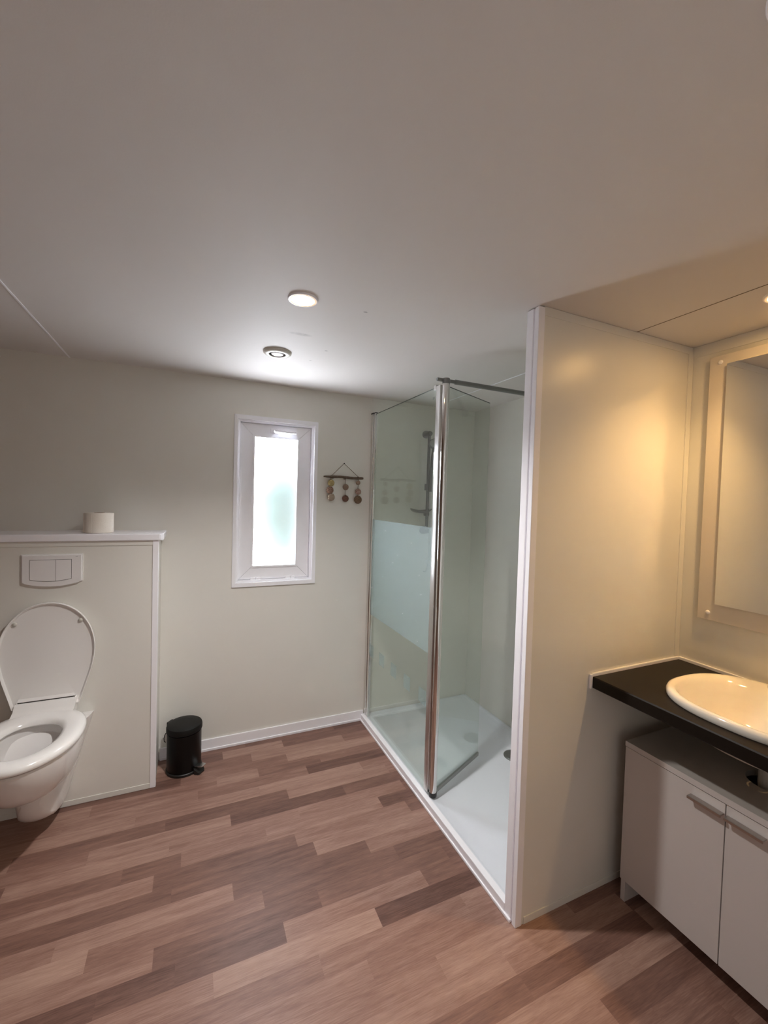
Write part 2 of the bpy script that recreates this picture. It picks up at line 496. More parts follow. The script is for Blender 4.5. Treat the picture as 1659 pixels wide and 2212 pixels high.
# ------------------------------------------------------------------ window
def mitred(bm, ox0, ox1, oz0, oz1, ix0, ix1, iz0, iz1, y0, y1, gap=0.0007):
    O = [(ox0, oz0), (ox1, oz0), (ox1, oz1), (ox0, oz1)]; I = [(ix0, iz0), (ix1, iz0), (ix1, iz1), (ix0, iz1)]
    for k in range(4):
        a, b, c, d = O[k], O[(k+1) % 4], I[(k+1) % 4], I[k]
        t = bmesh.new()
        dx = (b[0]-a[0], b[1]-a[1]); L = math.hypot(*dx); ux = (dx[0]/L*gap, dx[1]/L*gap)
        q = [(a[0]+ux[0], a[1]+ux[1]), (b[0]-ux[0], b[1]-ux[1]), (c[0]-ux[0], c[1]-ux[1]), (d[0]+ux[0], d[1]+ux[1])]
        add_prism(t, [(p[0], y0, p[1]) for p in q], (0, y1-y0, 0))
        bmesh.ops.bevel(t, geom=t.edges[:], offset=0.0012, segments=2, affect='EDGES')
        merge(bm, t)
bm = bmesh.new()
mitred(bm, -0.861, -0.365, 0.9435, 1.953, -0.839, -0.387, 0.968, 1.928, -0.010, 0.0015, 0.0)
mitred(bm, -0.842, -0.386, 0.967, 1.928, -0.826, -0.402, 0.980, 1.915, 0.002, 0.088, 0.0)
wroot = struct('window_1', bm, M_PVC, origin=(-0.613, 0, 0.967))
SX0, SX1, SZ0, SZ1 = -0.824, -0.404, 0.982, 1.913     # sash
GX0, GX1, GZ0, GZ1 = -0.747, -0.480, 1.058, 1.840     # glass
bm = bmesh.new()
mitred(bm, SX0, SX1, SZ0, SZ1, GX0, GX1, GZ0, GZ1, 0.022, 0.075)
sash = make('sash', bm, M_PVC, wroot)
bm = bmesh.new()
mitred(bm, GX0-0.006, GX1+0.006, GZ0-0.006, GZ1+0.006, GX0+0.006, GX1-0.006, GZ0+0.006, GZ1-0.006, 0.016, 0.05, 0.0)
make('glazing_bead', bm, M_PVC, wroot)
make('pane', box(GX0, GX1, 0.048, 0.062, GZ0, GZ1), M_PANE, wroot, origin=(-0.6135, 0.05, 1.449))
hd = make('handle', boxes([(-0.652, -0.606, 0.012, 0.023, 1.862, 1.892)], bevel=0.004), M_PVC, wroot, smooth=40)
bm = bmesh.new()
add_lathe(bm, [(0, 0), (0.012, 0.0), (0.012, 0.022), (0.009, 0.026), (0, 0.026)], (-0.622, 0.013, 1.876), axis='y', seg=20)
add_tube(bm, [(-0.622, -0.010, 1.876), (-0.600, -0.012, 1.874), (-0.56, -0.012, 1.872), (-0.505, -0.010, 1.871)], 0.007, radii=[0.009, 0.0085, 0.0075, 0.006])
make('lever', bm, M_PVC, hd, smooth=40)
for hx in (-0.727, -0.520):
    make('hinge', boxes([(hx-0.028, hx+0.004, 0.010, 0.024, 0.978, 0.994), (hx+0.006, hx+0.030, 0.010, 0.024, 0.978, 0.994)], bevel=0.003), M_PVC, wroot)

# ------------------------------------------------------------------ ceiling lamps and vent
def downlight(name, x, y, r, label, colr, strength, tilt_rim=M_TRIM, beam=0.0, beam_col=(1, 1, 1)):
    t = empty(name, (x, y, H), label, 'ceiling light', 'round downlights in the ceiling')
    z = H
    make('rim', lathe([(r, 0.0), (r, -0.004), (r*0.97, -0.0065), (r*0.93, -0.007), (r*0.90, -0.0068), (r*0.90, 0.0)], (x, y, z), seg=56), tilt_rim, t, smooth=40)
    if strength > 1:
        make('bloom_ring', lathe([(r*0.897, -0.001), (r*0.897, -0.0062), (r*0.755, -0.0066), (r*0.755, -0.001)], (x, y, z), seg=56), emission('ring_bloom', (1.0, 0.56, 0.20), 0.6), t, smooth=40)  # bloom around the bulb, put in as a weakly emissive amber ring
    make('bulb', lathe([(0, -0.0060), (r*0.75, -0.0060), (r*0.75, -0.0058), (0, -0.0058)], (x, y, z), seg=48),
         emission('lamp_glow', colr, strength), t, smooth=40)
    if beam > 0:                     # the lamp's own downward beam
        ld = bpy.data.lights.new('lamp_beam', 'SPOT')
        ld.energy = beam; ld.color = beam_col; ld.spot_size = math.radians(134); ld.spot_blend = 1.0; ld.shadow_soft_size = 0.03
        lo = bpy.data.objects.new('lamp_beam', ld)
        COL.objects.link(lo)
        lo.parent = t
        lo.location = (0, 0, -0.040)
    return t
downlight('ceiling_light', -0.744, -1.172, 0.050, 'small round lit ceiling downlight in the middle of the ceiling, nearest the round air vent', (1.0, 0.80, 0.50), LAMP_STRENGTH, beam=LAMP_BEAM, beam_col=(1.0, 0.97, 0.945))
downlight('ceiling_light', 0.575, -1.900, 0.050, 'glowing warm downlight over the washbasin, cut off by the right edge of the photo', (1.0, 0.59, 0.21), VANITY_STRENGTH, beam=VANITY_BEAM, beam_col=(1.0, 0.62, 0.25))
downlight('ceiling_light', -0.362, -2.335, 0.062, 'pale ceiling downlight just showing in the top right corner of the photo', (1.0, 0.84, 0.62), REAR_STRENGTH)

vx, vy = -0.727, -0.598
t = empty('ceiling_vent', (vx, vy, H), 'round off-white air vent in the ceiling, between the lit downlight and the window', 'vent')
make('rim', lathe([(0.065, 0.0), (0.064, -0.006), (0.056, -0.013), (0.042, -0.0155), (0.0375, -0.013), (0.0365, 0.0)], (vx, vy, H), seg=56), M_VENT, t, smooth=50)
make('throat', lathe([(0.0368, -0.009), (0.0368, -0.001), (0.0, -0.001)], (vx, vy, H), seg=40), M_RUBBER, t, smooth=50)
make('valve_disc', lathe([(0, -0.0145), (0.020, -0.014), (0.0265, -0.0125), (0.0285, -0.0105), (0.026, -0.008), (0, -0.008)], (vx, vy, H), seg=48), M_TRIM, t, smooth=50)
for k in range(3):
    a = math.radians(100+120*k)
    make('strut', tube([(vx+0.026*math.cos(a), vy+0.026*math.sin(a), H-0.0105), (vx+0.038*math.cos(a), vy+0.038*math.sin(a), H-0.011)], 0.0015, seg=8), M_VENT, t)

# ------------------------------------------------------------------ cistern box behind the toilet
BX, BY = -1.2263, -0.238
cb = empty('cistern_box', (-1.84, -0.12, 0), 'waist-high beige boxed-in cistern with a ledge on top, behind the toilet', 'cistern cladding')
make('front_panel', box(LX, BX-0.02, BY, BY+0.02, 0.002, 1.2495), M_WALL, cb)
make('side_panel', box(BX-0.006, BX-0.001, BY+0.018, -0.001, 0.002, 1.2495), M_WALL, cb)
make('base_strip', box(LX, BX-0.022, BY-0.003, BY, 0.001, 0.026, bevel=0.001), M_WALL, cb)
make('top_strip', box(LX, BX-0.022, BY-0.003, BY, 1.226, 1.2495, bevel=0.001), M_WALL, cb)
make('corner_trim', boxes([(BX-0.024, BX+0.001, BY-0.005, BY+0.001, 0.002, 1.2495), (BX-0.005, BX+0.002, BY-0.003, BY+0.024, 0.002, 1.2495)], bevel=0.0015), M_TRIM, cb)
bm = bmesh.new()
add_prism(bm, [(LX, BY-0.015, 1.250), (BX+0.009, BY-0.015, 1.250), (BX+0.024, BY, 1.250), (BX+0.024, -0.001, 1.250), (LX, -0.001, 1.250)], (0, 0, 0.032))
bmesh.ops.bevel(bm, geom=bm.edges[:], offset=0.003, segments=2, affect='EDGES')
make('ledge', bm, M_TRIM, cb)

# flush plate
px0, px1, pz0, pz1 = -1.764, -1.537, 1.062, 1.192
fp = empty('flush_plate', (-1.65, BY, 1.06), 'white dual flush plate with two buttons on the beige box above the toilet', 'flush plate')
def bowed(x0, x1, zt, zb, sag, y0, y1, n=16):
    pts = [(x0, y0, zt)] + [(x0+(x1-x0)*i/n, y0, zb-sag*(1-(2*i/n-1)**2)) for i in range(n+1)] + [(x1, y0, zt)]
    b = bmesh.new(); add_prism(b, pts, (0, y1-y0, 0)); return b
b = bowed(px0, px1, pz1, pz0+0.004, 0.020, BY-0.012, BY)
bmesh.ops.bevel(b, geom=[e for e in b.edges if all(v.co.y < BY-0.011 for v in e.verts)], offset=0.005, segments=3, affect='EDGES')
make('plate', b, M_PLATE, fp)
make('button_gap', bowed(-1.7325, -1.5775, 1.1685, 1.0785, 0.010, BY-0.0124, BY-0.008), M_GROOVE, fp)
def bowpart(x0, x1):
    f = lambda x: 1.0800-0.0095*(1-((x+1.655)/0.0765)**2)
    n = 10
    pts = [(x0, BY-0.0145, 1.167)] + [(x0+(x1-x0)*i/n, BY-0.0145, f(x0+(x1-x0)*i/n)) for i in range(n+1)] + [(x1, BY-0.0145, 1.167)]
    b = bmesh.new(); add_prism(b, pts, (0, 0.006, 0)); return b
make('flush_button', bowpart(-1.731, -1.6375), M_PLATE, fp)
make('flush_button', bowpart(-1.636, -1.579), M_PLATE, fp)
make('emblem', box(-1.5625, -1.5535, BY-0.0125, BY-0.011, 1.1785, 1.1805), M_LOGO, fp, label='tiny grey maker mark')

# toilet paper
rx, ry, rz = -1.488, -0.150, 1.282
tp = empty('toilet_paper_roll', (rx, ry, rz), 'white toilet paper roll standing on the ledge behind the toilet', 'toilet paper')
make('paper', lathe([(0.022, 0.001), (0.058, 0.001), (0.0605, 0.004), (0.0605, 0.094), (0.058, 0.097), (0.022, 0.097), (0.022, 0.001)], (rx, ry, rz), seg=56), M_PAPER, tp, smooth=50)
make('core', lathe([(0.0195, 0.001), (0.0218, 0.001), (0.0218, 0.098), (0.0195, 0.098), (0.0195, 0.001)], (rx, ry, rz), seg=40), M_CARD, tp, smooth=50)
bm = bmesh.new()
pts = []
for i in range(9):
    a = math.radians(195+i*6.5); R = 0.0612+0.0009*(8-i)/8+(0.004 if i == 0 else 0)
    pts.append((rx+R*math.cos(a), ry+R*math.sin(a)))
outer = [(p[0], p[1]) for p in pts]; inner = [(rx+(p[0]-rx)*0.985, ry+(p[1]-ry)*0.985) for p in pts]
add_prism(bm, [(p[0], p[1], rz+0.003) for p in outer]+[(p[0], p[1], rz+0.003) for p in inner[::-1]], (0, 0, 0.092))
make('loose_sheet', bm, M_PAPER, tp, smooth=50)

# ------------------------------------------------------------------ toilet
TX = -1.66
tl = empty('toilet', (TX, BY, 0.06), 'white wall-hung toilet with its lid raised, at the left edge of the room', 'toilet')

def egg(cx, yb, yf, hw, z, n=48, ex=2.3, front=1.0):
    """Plan outline: flat-ish at the back (yb), rounded at the front (yf)."""
    pts = []
    yc = yb+(yf-yb)*0.46
    for i in range(n):
        a = 2*PI*i/n
        c, s = math.cos(a), math.sin(a)
        e = ex if s < 0 else 2.0
        x = hw*math.copysign(abs(c)**(2/e), c)
        y = s
        if s >= 0: yy = yc + (yf-yc)*abs(s)**(2/2.0)
        else: yy = yc + (yb-yc)*abs(s)**(2/ex)
        pts.append(Vector((cx+x, yy, z)))
    return pts

YB, YF = -0.300, -0.765
RIM = 0.468
bm = bmesh.new()
# outside of the bowl, from its underside up to the rim, over it and down into the basin
rings = []
for (k, z, hw, yb, yf) in ((0, 0.250, 0.035, -0.34, -0.46), (1, 0.256, 0.078, -0.315, -0.54), (2, 0.274, 0.112, -0.30, -0.61), (3, 0.308, 0.138, -0.29, -0.665),
                           (4, 0.35, 0.157, -0.28, -0.705), (5, 0.40, 0.169, -0.272, -0.735), (6, 0.44, 0.176, -0.268, -0.752), (7, 0.462, 0.177, -0.266, -0.757), (8, RIM, 0.172, -0.27, -0.752)):
    rings.append(egg(TX, yb, yf, hw, z))
for (z, hw, yb, yf) in ((RIM, 0.122, -0.375, -0.70), (0.455, 0.118, -0.38, -0.695), (0.42, 0.128, -0.37, -0.70), (0.36, 0.112, -0.38, -0.665), (0.33, 0.085, -0.39, -0.60), (0.30, 0.06, -0.40, -0.54), (0.285, 0.03, -0.42, -0.49)):
    rings.append(egg(TX, yb, yf, hw, z))
add_loft(bm, rings)
# flared shoulder running back to the wall and the trap stem below it
rs = []
for y, hwt, hwb, zb, zt in ((-0.2385, 0.173, 0.080, 0.090, 0.440), (-0.262, 0.172, 0.078, 0.084, 0.446), (-0.30, 0.170, 0.076, 0.080, 0.452), (-0.345, 0.160, 0.073, 0.084, 0.455),
                            (-0.395, 0.138, 0.067, 0.096, 0.43), (-0.435, 0.110, 0.058, 0.118, 0.38), (-0.468, 0.085, 0.045, 0.155, 0.33), (-0.488, 0.060, 0.03, 0.195, 0.30)):
    ring = []
    m = 14
    def half(t):   # half width at height fraction t (0 bottom, 1 top)
        s = t**1.1
        return hwb+(hwt-hwb)*(s if t < 1 else 1)
    side = []
    for i in range(m+1):
        tt = i/m
        side.append((half(tt), zb+(zt-zb)*tt))
    bot = [(hwb*math.sin(a), zb-0.030*0 - 0.028*math.cos(a)+0.0) for a in (math.radians(d) for d in (15, 35, 55, 75))]
    prof = [(0.0, zb-0.028)]+bot+side
    ring = [Vector((TX+x, y, z)) for x, z in prof]+[Vector((TX-x, y, z)) for x, z in prof[:0:-1]]
    rs.append(ring)
add_loft(bm, rs)
make('pan', bm, M_CERAMIC, tl, smooth=42)
make('water', lathe([(0, 0.0), (1.0, 0.0), (1.0, -0.004), (0, -0.004)], mat=Matrix.Translation((TX, -0.522, 0.362)) @ Matrix.Diagonal((0.110, 0.142, 1, 1))), M_WATER, tl)
# seat ring
bm = bmesh.new()
def ring_pts(yb, yf, hw, z, ex=2.4): return egg(TX, yb, yf, hw, z, ex=ex)
rings = [ring_pts(-0.296, -0.762, 0.183, 0.476), ring_pts(-0.293, -0.766, 0.187, 0.482), ring_pts(-0.295, -0.764, 0.185, 0.494), ring_pts(-0.305, -0.754, 0.176, 0.502),
         ring_pts(-0.335, -0.735, 0.158, 0.506), ring_pts(-0.375, -0.700, 0.125, 0.503), ring_pts(-0.392, -0.684, 0.110, 0.495), ring_pts(-0.396, -0.680, 0.106, 0.482), ring_pts(-0.392, -0.684, 0.110, 0.476)]
rings.append(rings[0])
add_loft(bm, rings, False, False)
bmesh.ops.remove_doubles(bm, verts=bm.verts[:], dist=1e-5)
make('seat', bm, M_SEAT, tl, smooth=50)
# raised bar of the seat between the lid's ears
bm = bmesh.new()
prof = [(-0.268, 0.478), (-0.268, 0.530), (-0.276, 0.538), (-0.290, 0.538), (-0.300, 0.530), (-0.312, 0.515), (-0.335, 0.506), (-0.36, 0.503), (-0.36, 0.478)]
add_prism(bm, [(TX-0.112, y, z) for y, z in prof], (0.224, 0, 0))
make('seat_hinge_bar', bm, M_SEAT, tl, smooth=40)
# lid: shallow dish leaning back against the box
def lid_point(u, v, w):
    # u across, v from hinge (0) to tip (1), w out of the lid towards the room
    z = 0.512+v*0.468
    y = -0.276+0.022*v - w
    return Vector((TX+u, y, z))
def lid_half():
    pts = [(0.108, 0.543), (0.108, 0.511), (0.113, 0.508), (0.120, 0.508), (0.125, 0.512), (0.133, 0.54), (0.142, 0.57), (0.151, 0.60), (0.160, 0.63), (0.168, 0.66), (0.174, 0.69), (0.179, 0.72), (0.181, 0.755)]
    for i in range(1, 16):
        a = PI/2*i/15
        pts.append((0.181*max(0.0, math.cos(a))**0.97, 0.755+0.222*math.sin(a)))
    return pts
_h = lid_half()
LO = [(u, (z-0.512)/0.468) for u, z in _h]+[(-u, (z-0.512)/0.468) for u, z in _h[-2::-1]]
def lidring(k, w): return [lid_point(x*k, 0.52+(v-0.52)*k, w) for x, v in LO]
bm = bmesh.new()
add_loft(bm, [lidring(0.90, -0.012), lidring(0.985, -0.006), lidring(1.0, 0.004), lidring(1.0, 0.011), lidring(0.985, 0.014), lidring(0.962, 0.011), lidring(0.945, 0.003), lidring(0.85, 0.0005), lidring(0.5, 0.0)])
# notch between the ears: a dark box paints the slot's shade above the hinge bar
lid = make('lid', bm, M_SEAT, tl, smooth=35, label='raised toilet lid')
make('hinge_gap_shade', box(TX-0.107, TX+0.107, -0.284, -0.270, 0.5385, 0.5435), M_GROOVE, tl, label='dark strip painting the shade between lid and seat')
for sx in (-0.121, 0.121):
    bmb = lathe([(0, 0.010), (0.005, 0.010), (0.0085, 0.007), (0.009, 0.0), (0, 0.0)], (TX+sx, lid_point(0, 0.80, 0.0).y, lid_point(0, 0.80, 0).z), axis='y', seg=20)
    make('bumper', bmb, M_VENT, lid, smooth=50, label='grey rubber bumper')

# ------------------------------------------------------------------ pedal bin
bx, by = -1.097, -0.128
pb = empty('pedal_bin', (bx, by, 0), 'small black cylindrical pedal bin standing against the wall beside the cistern box', 'bin')
make('body', lathe([(0, 0.006), (0.083, 0.006), (0.085, 0.010), (0.085, 0.212), (0, 0.212)], (bx, by, 0), seg=64), M_BIN, pb, smooth=40)
make('base_ring', lathe([(0, 0.0), (0.087, 0.0), (0.089, 0.004), (0.089, 0.013), (0.086, 0.016), (0, 0.016)], (bx, by, 0), seg=64), M_RUBBER, pb, smooth=40)
bl = make('lid', lathe([(0.0, 0.216), (0.086, 0.216), (0.089, 0.219), (0.089, 0.238), (0.086, 0.246), (0.076, 0.251), (0.04, 0.254), (0, 0.255)], (bx, by, 0), seg=64), M_BINLID, pb, smooth=40)
ha = math.radians(140)
hx, hy = bx+0.090*math.cos(ha), by+0.090*math.sin(ha)
bm = box(-0.020, 0.020, -0.014, 0.010, 0.0, 0.045, bevel=0.003)
bm.transform(Matrix.Translation((hx, hy, 0.198)) @ Matrix.Rotation(ha-PI/2, 4, 'Z'))
make('hinge', bm, M_RUBBER, pb)
ca = math.radians(185)
cx_, cy_ = bx+0.089*math.cos(ca), by+0.089*math.sin(ca)
make('carry_handle', tube([(cx_, cy_, 0.215), (cx_-0.006, cy_-0.003, 0.205), (cx_-0.009, cy_-0.005, 0.19), (cx_-0.008, cy_-0.004, 0.175), (cx_-0.002, cy_, 0.165)], 0.0022, seg=8), M_RUBBER, pb, smooth=60)
pa = math.radians(-42)
pd = Vector((math.cos(pa), math.sin(pa), 0)); pn = Vector((-pd.y, pd.x, 0))
c0 = Vector((bx, by, 0))
bm = bmesh.new()
sec = lambda d, w, z0, z1: [c0+pd*d-pn*w+Vector((0, 0, z0)), c0+pd*d+pn*w+Vector((0, 0, z0)), c0+pd*d+pn*w+Vector((0, 0, z1)), c0+pd*d-pn*w+Vector((0, 0, z1))]
add_loft(bm, [sec(0.080, 0.022, 0.002, 0.030), sec(0.095, 0.028, 0.001, 0.026), sec(0.112, 0.024, 0.001, 0.014), sec(0.118, 0.018, 0.001, 0.008)])
make('pedal_housing', bm, M_RUBBER, pb)
bm = bmesh.new()
add_loft(bm, [sec(0.082, 0.016, 0.034, 0.038), sec(0.108, 0.019, 0.040, 0.0445), sec(0.128, 0.017, 0.043, 0.0465), sec(0.131, 0.012, 0.043, 0.0455)])
make('pedal', bm, M_SATIN, pb, label='silver foot pedal')

# ------------------------------------------------------------------ shell hanging
sh = empty('shell_hanging', (-0.192, -0.015, 1.706), 'driftwood hanging with strings of seashells on the wall between window and shower', 'wall hanging')
YS = -0.016
make('nail', lathe([(0, 0.016), (0.004, 0.016), (0.004, 0.013), (0.0017, 0.012), (0.0017, -0.006), (0, -0.006)], (-0.191, 0.0, 1.707), axis='y', seg=14), M_RUBBER, sh)
bm = bmesh.new()
n = 26
pts, rad = [], []
rnd = random.Random(4)
for i in range(n):
    t_ = i/(n-1)
    pts.append((-0.326+0.267*t_, YS+0.002*math.sin(9*t_), 1.6175+0.002*math.sin(4*t_+0.5)-0.0015*math.sin(11*t_)))
    rad.append((0.0045+0.0035*min(1, t_*6))*(1+0.18*(rnd.random()-0.5)) if t_ < 0.97 else 0.0065)
rad[0] = 0.0032
add_tube(bm, pts, 0.007, seg=10, radii=rad)
add_lathe(bm, [(0, -0.006), (0.005, -0.003), (0.006, 0.001), (0.003, 0.005), (0, 0.006)], (-0.190, YS-0.003, 1.609), seg=10)
add_lathe(bm, [(0, -0.006), (0.004, -0.003), (0.005, 0.001), (0.003, 0.005), (0, 0.006)], (-0.267, YS-0.003, 1.611), seg=10)
make('driftwood', bm, M_WOOD, sh, smooth=60)
bm = bmesh.new()
add_tube(bm, [(-0.275, YS-0.001, 1.624), (-0.234, YS+0.004, 1.664), (-0.191, -0.011, 1.7065)], 0.0016, seg=6)
add_tube(bm, [(-0.191, -0.011, 1.7065), (-0.142, YS+0.004, 1.667), (-0.093, YS-0.001, 1.624)], 0.0016, seg=6)
for kx in (-0.275, -0.093):
    for q in (-0.002, 0.001):
        add_tube(bm, [(kx+q, YS+0.0088*math.cos(a), 1.618+0.0088*math.sin(a)) for a in [2*PI*i/14 for i in range(14)]], 0.0017, seg=6, closed=True)
make('hanging_cord', bm, M_CORD, sh, smooth=60)
for x, zt, zb in ((-0.277, 1.612, 1.475), (-0.180, 1.612, 1.480), (-0.093, 1.612, 1.475)):
    bm = bmesh.new()
    add_tube(bm, [(x, YS-0.001, zt), (x-0.001, YS+0.001, (zt+zb)/2), (x, YS+0.001, zb)], 0.0015, seg=6)
    add_tube(bm, [(x, YS+0.0095*math.cos(a), 1.6165+0.0095*math.sin(a)) for a in [2*PI*i/14 for i in range(14)]], 0.0017, seg=6, closed=True)
    make('string', bm, M_CORD, sh, smooth=60)
S_YEL = shell_material('shell_yellow', (0.42, 0.33, 0.14), (0.30, 0.22, 0.09))
S_BRN = shell_material('shell_brown', (0.17, 0.075, 0.045), (0.42, 0.29, 0.22))
S_CRM = shell_material('shell_cream', (0.42, 0.34, 0.26), (0.34, 0.26, 0.19))
S_GRY = shell_material('shell_beige', (0.30, 0.21, 0.15), (0.21, 0.135, 0.095))
S_DRK = shell_material('shell_dark', (0.10, 0.040, 0.024), (0.17, 0.08, 0.05))
S_TWO = shell_material('shell_two_tone', (0.46, 0.36, 0.30), (0.20, 0.075, 0.05))
S_OLV = shell_material('shell_olive', (0.12, 0.075, 0.035), (0.23, 0.14, 0.085))
def shell(x, z, r, m, squash=1.0):
    b = bmesh.new()
    seg, rows = 40, 9
    rings = []
    for j in range(rows+1):
        q = j/rows
        ring = []
        for i in range(seg):
            a = 2*PI*i/seg
            rr = r*(1-0.06*(1+math.sin(a))/2) * math.cos(q*PI/2*0.985)
            ridge = 1+0.012*math.cos(14*a)
            ux = rr*ridge*math.cos(a)*squash
            uz = rr*ridge*math.sin(a)
            # the crown of the shell sits up near its hinge
            uz += q*q*0.30*r
            hgt = 0.42*r*math.sin(q*PI/2)
            ring.append(Vector((x+ux, YS-0.003-hgt, z+uz)))
        rings.append(ring)
    back = [Vector((v.x, v.y+0.0025, v.z)) for v in rings[0]]
    add_loft(b, [back]+rings)
    # small umbo knob
    add_lathe(b, [(0, -0.0028), (0.0024, -0.0016), (0.0028, 0), (0.0018, 0.002), (0, 0.0026)], (x, YS-0.004, z+r*0.92), seg=10)
    return make('shell', b, m, sh, origin=(x, YS, z), smooth=60)
for a in ((-0.277, 1.579, 0.0225, S_YEL), (-0.283, 1.534, 0.0240, S_BRN), (-0.275, 1.490, 0.0250, S_CRM), (-0.179, 1.557, 0.0205, S_GRY), (-0.179, 1.483, 0.0225, S_DRK),
          (-0.094, 1.588, 0.0150, S_GRY), (-0.092, 1.530, 0.0205, S_TWO), (-0.093, 1.478, 0.0275, S_OLV)):
    shell(*a)

# ------------------------------------------------------------------ shower tray
tr = empty('shower_tray', (0.4, -0.73, 0), 'white acrylic shower tray with a raised front edge behind the glass screen', 'shower tray')
bm = bmesh.new()
TX0, TX1, TY0, TY1 = -0.024, RX-0.001, PY+PT+0.003, -0.001
N = 40
def tray_ring(inset, z, rad, zoff=0, n=12):
    x0, x1, y0, y1 = TX0+inset, TX1-inset, TY0+inset, TY1-inset
    pts = []
    for cx, cy, a0 in ((x1-rad, y1-rad, 0), (x0+rad, y1-rad, 90), (x0+rad, y0+rad, 180), (x1-rad, y0+rad, 270)):
        for i in range(n):
            a = math.radians(a0+90*i/(n-1))
            pts.append(Vector((cx+rad*math.cos(a), cy+rad*math.sin(a), z)))
    return pts
rings = [tray_ring(0, 0.0, 0.002), tray_ring(0, 0.034, 0.003), tray_ring(0.003, 0.0395, 0.004), tray_ring(0.026, 0.041, 0.01), tray_ring(0.030, 0.0385, 0.012), tray_ring(0.034, 0.036, 0.02)]
# bowl: a broad shallow basin whose front edge swings round in a wide curve
rings += [tray_ring(0.048, 0.0345, 0.27), tray_ring(0.062, 0.0300, 0.28), tray_ring(0.085, 0.0275, 0.29), tray_ring(0.20, 0.0225, 0.20), tray_ring(0.32, 0.019, 0.08)]
add_loft(bm, rings)
make('basin', bm, M_TRAY, tr, smooth=50)
make('front_sill', boxes([(-0.028, -0.002, PY+PT+0.002, -0.002, 0.0, 0.0425), (-0.033, -0.024, PY+PT-0.03, -0.012, 0.0, 0.012)], bevel=0.003), M_TRIM, tr, label='raised pale front lip')
dc = make('drain_cover', lathe([(0, 0.011), (0.030, 0.0105), (0.048, 0.008), (0.056, 0.003), (0.057, -0.004), (0, -0.004)], (0.640, -0.735, 0.0225), seg=56), M_GREY, tr, smooth=50, label='round chrome drain cover')

# ------------------------------------------------------------------ shower screen
GX = 0.004
PYS = -0.872            # post
ss = empty('shower_screen', (GX, PYS, 0.045), 'chrome-framed glass shower screen with a fixed pane and a pane swung inward', 'shower screen')
make('wall_profile', boxes([(GX-0.012, GX+0.012, -0.034, -0.001, 0.0435, 2.040)], bevel=0.003), M_CHROME, ss, smooth=40)
make('clamp_profile', boxes([(GX-0.009, GX+0.009, -0.062, -0.040, 0.0435, 2.042)], bevel=0.004), M_CHROME, ss, smooth=40)
make('profile_cap', boxes([(GX-0.013, GX+0.013, -0.036, -0.001, 2.040, 2.048), (GX-0.009, GX+0.009, -0.062, -0.042, 2.042, 2.047)], bevel=0.001), M_RUBBER, ss)
fg = make('fixed_glass', box(GX-0.003, GX+0.003, PYS+0.03, -0.050, 0.048, 2.036), M_GLASS, ss)
# printed frosting: a wide band and a row of squares below it
bm = bmesh.new()
add_box(bm, GX-0.0039, GX-0.0033, -0.832, -0.056, 0.728, 1.352)
make('frosted_band', bm, M_FROST, fg, label='frosted band across the pane')
for k in range(5):
    yc = -0.089-0.169*k
    make('frosted_square', box(GX-0.0039, GX-0.0033, max(yc-0.037, -0.832), min(yc+0.037, -0.064), 0.456, 0.532), M_FROST2, fg)
bm = bmesh.new()
for yo in (0.0, -0.009):
    add_tube(bm, [(GX-0.0036, -0.779+yo+0.005*math.cos(a), 1.989+0.006*math.sin(a)) for a in [math.radians(110+i*14) for i in range(11)]], 0.0007, seg=6)
make('conformity_mark', bm, M_MARK, fg, label='small dark curved mark')
make('flat_profile', boxes([(-0.007, 0.012, -0.857, -0.820, 0.056, 2.038)], bevel=0.002), M_SATIN, ss, smooth=40)
post = make('post', lathe([(0, 0.062), (0.0175, 0.062), (0.0175, 2.040), (0, 2.040)], (0.016, PYS, 0), seg=40), M_CHROME, ss, smooth=40)
make('post_cap', lathe([(0, 2.040), (0.0185, 2.040), (0.0185, 2.062), (0.016, 2.066), (0, 2.066)], (0.016, PYS, 0), seg=32), M_GREY, ss, smooth=40)
make('post_foot', lathe([(0, 0.0435), (0.0185, 0.0435), (0.0195, 0.048), (0.0195, 0.064), (0, 0.064)], (0.016, PYS, 0), seg=32), M_RUBBER, ss, smooth=40)
make('top_clip', boxes([(GX-0.012, GX+0.010, -0.822, -0.800, 2.022, 2.046)], bevel=0.002), M_SATIN, ss)
# swing pane, folded inwards
d = Vector((0.405, 0.185, 0)).normalized(); nn = Vector((-d.y, d.x, 0))
hp = Vector((0.016, PYS, 0))
def oblique(bm, s0, s1, w, z0, z1, off=0.0):
    q = [hp+d*s0+nn*(off-w), hp+d*s1+nn*(off-w), hp+d*s1+nn*(off+w), hp+d*s0+nn*(off+w)]
    add_prism(bm, [(p.x, p.y, z0) for p in q], (0, 0, z1-z0))
bm = bmesh.new(); oblique(bm, 0.018, 0.440, 0.003, 0.066, 2.032); sg = make('swing_glass', bm, M_GLASS, ss)
M_EDGE = principled('glass_edge_green', (0.10, 0.12, 0.11), 0.25, noise=0.05)
bm = bmesh.new(); oblique(bm, 0.022, 0.440, 0.003, 2.032, 2.0335); make('glass_edge', bm, M_EDGE, sg)
make('glass_edge', box(GX-0.003, GX+0.003, PYS+0.05, -0.060, 2.036, 2.0375), M_EDGE, fg)
bm = bmesh.new(); oblique(bm, 0.014, 0.024, 0.006, 0.064, 2.036); make('swing_profile', bm, M_CHROME, ss)
bm = bmesh.new(); oblique(bm, 0.022, 0.446, 0.005, 0.048, 0.068); make('bottom_seal', bm, principled('seal_grey', (0.25, 0.26, 0.25), 0.35, noise=0.05), ss)
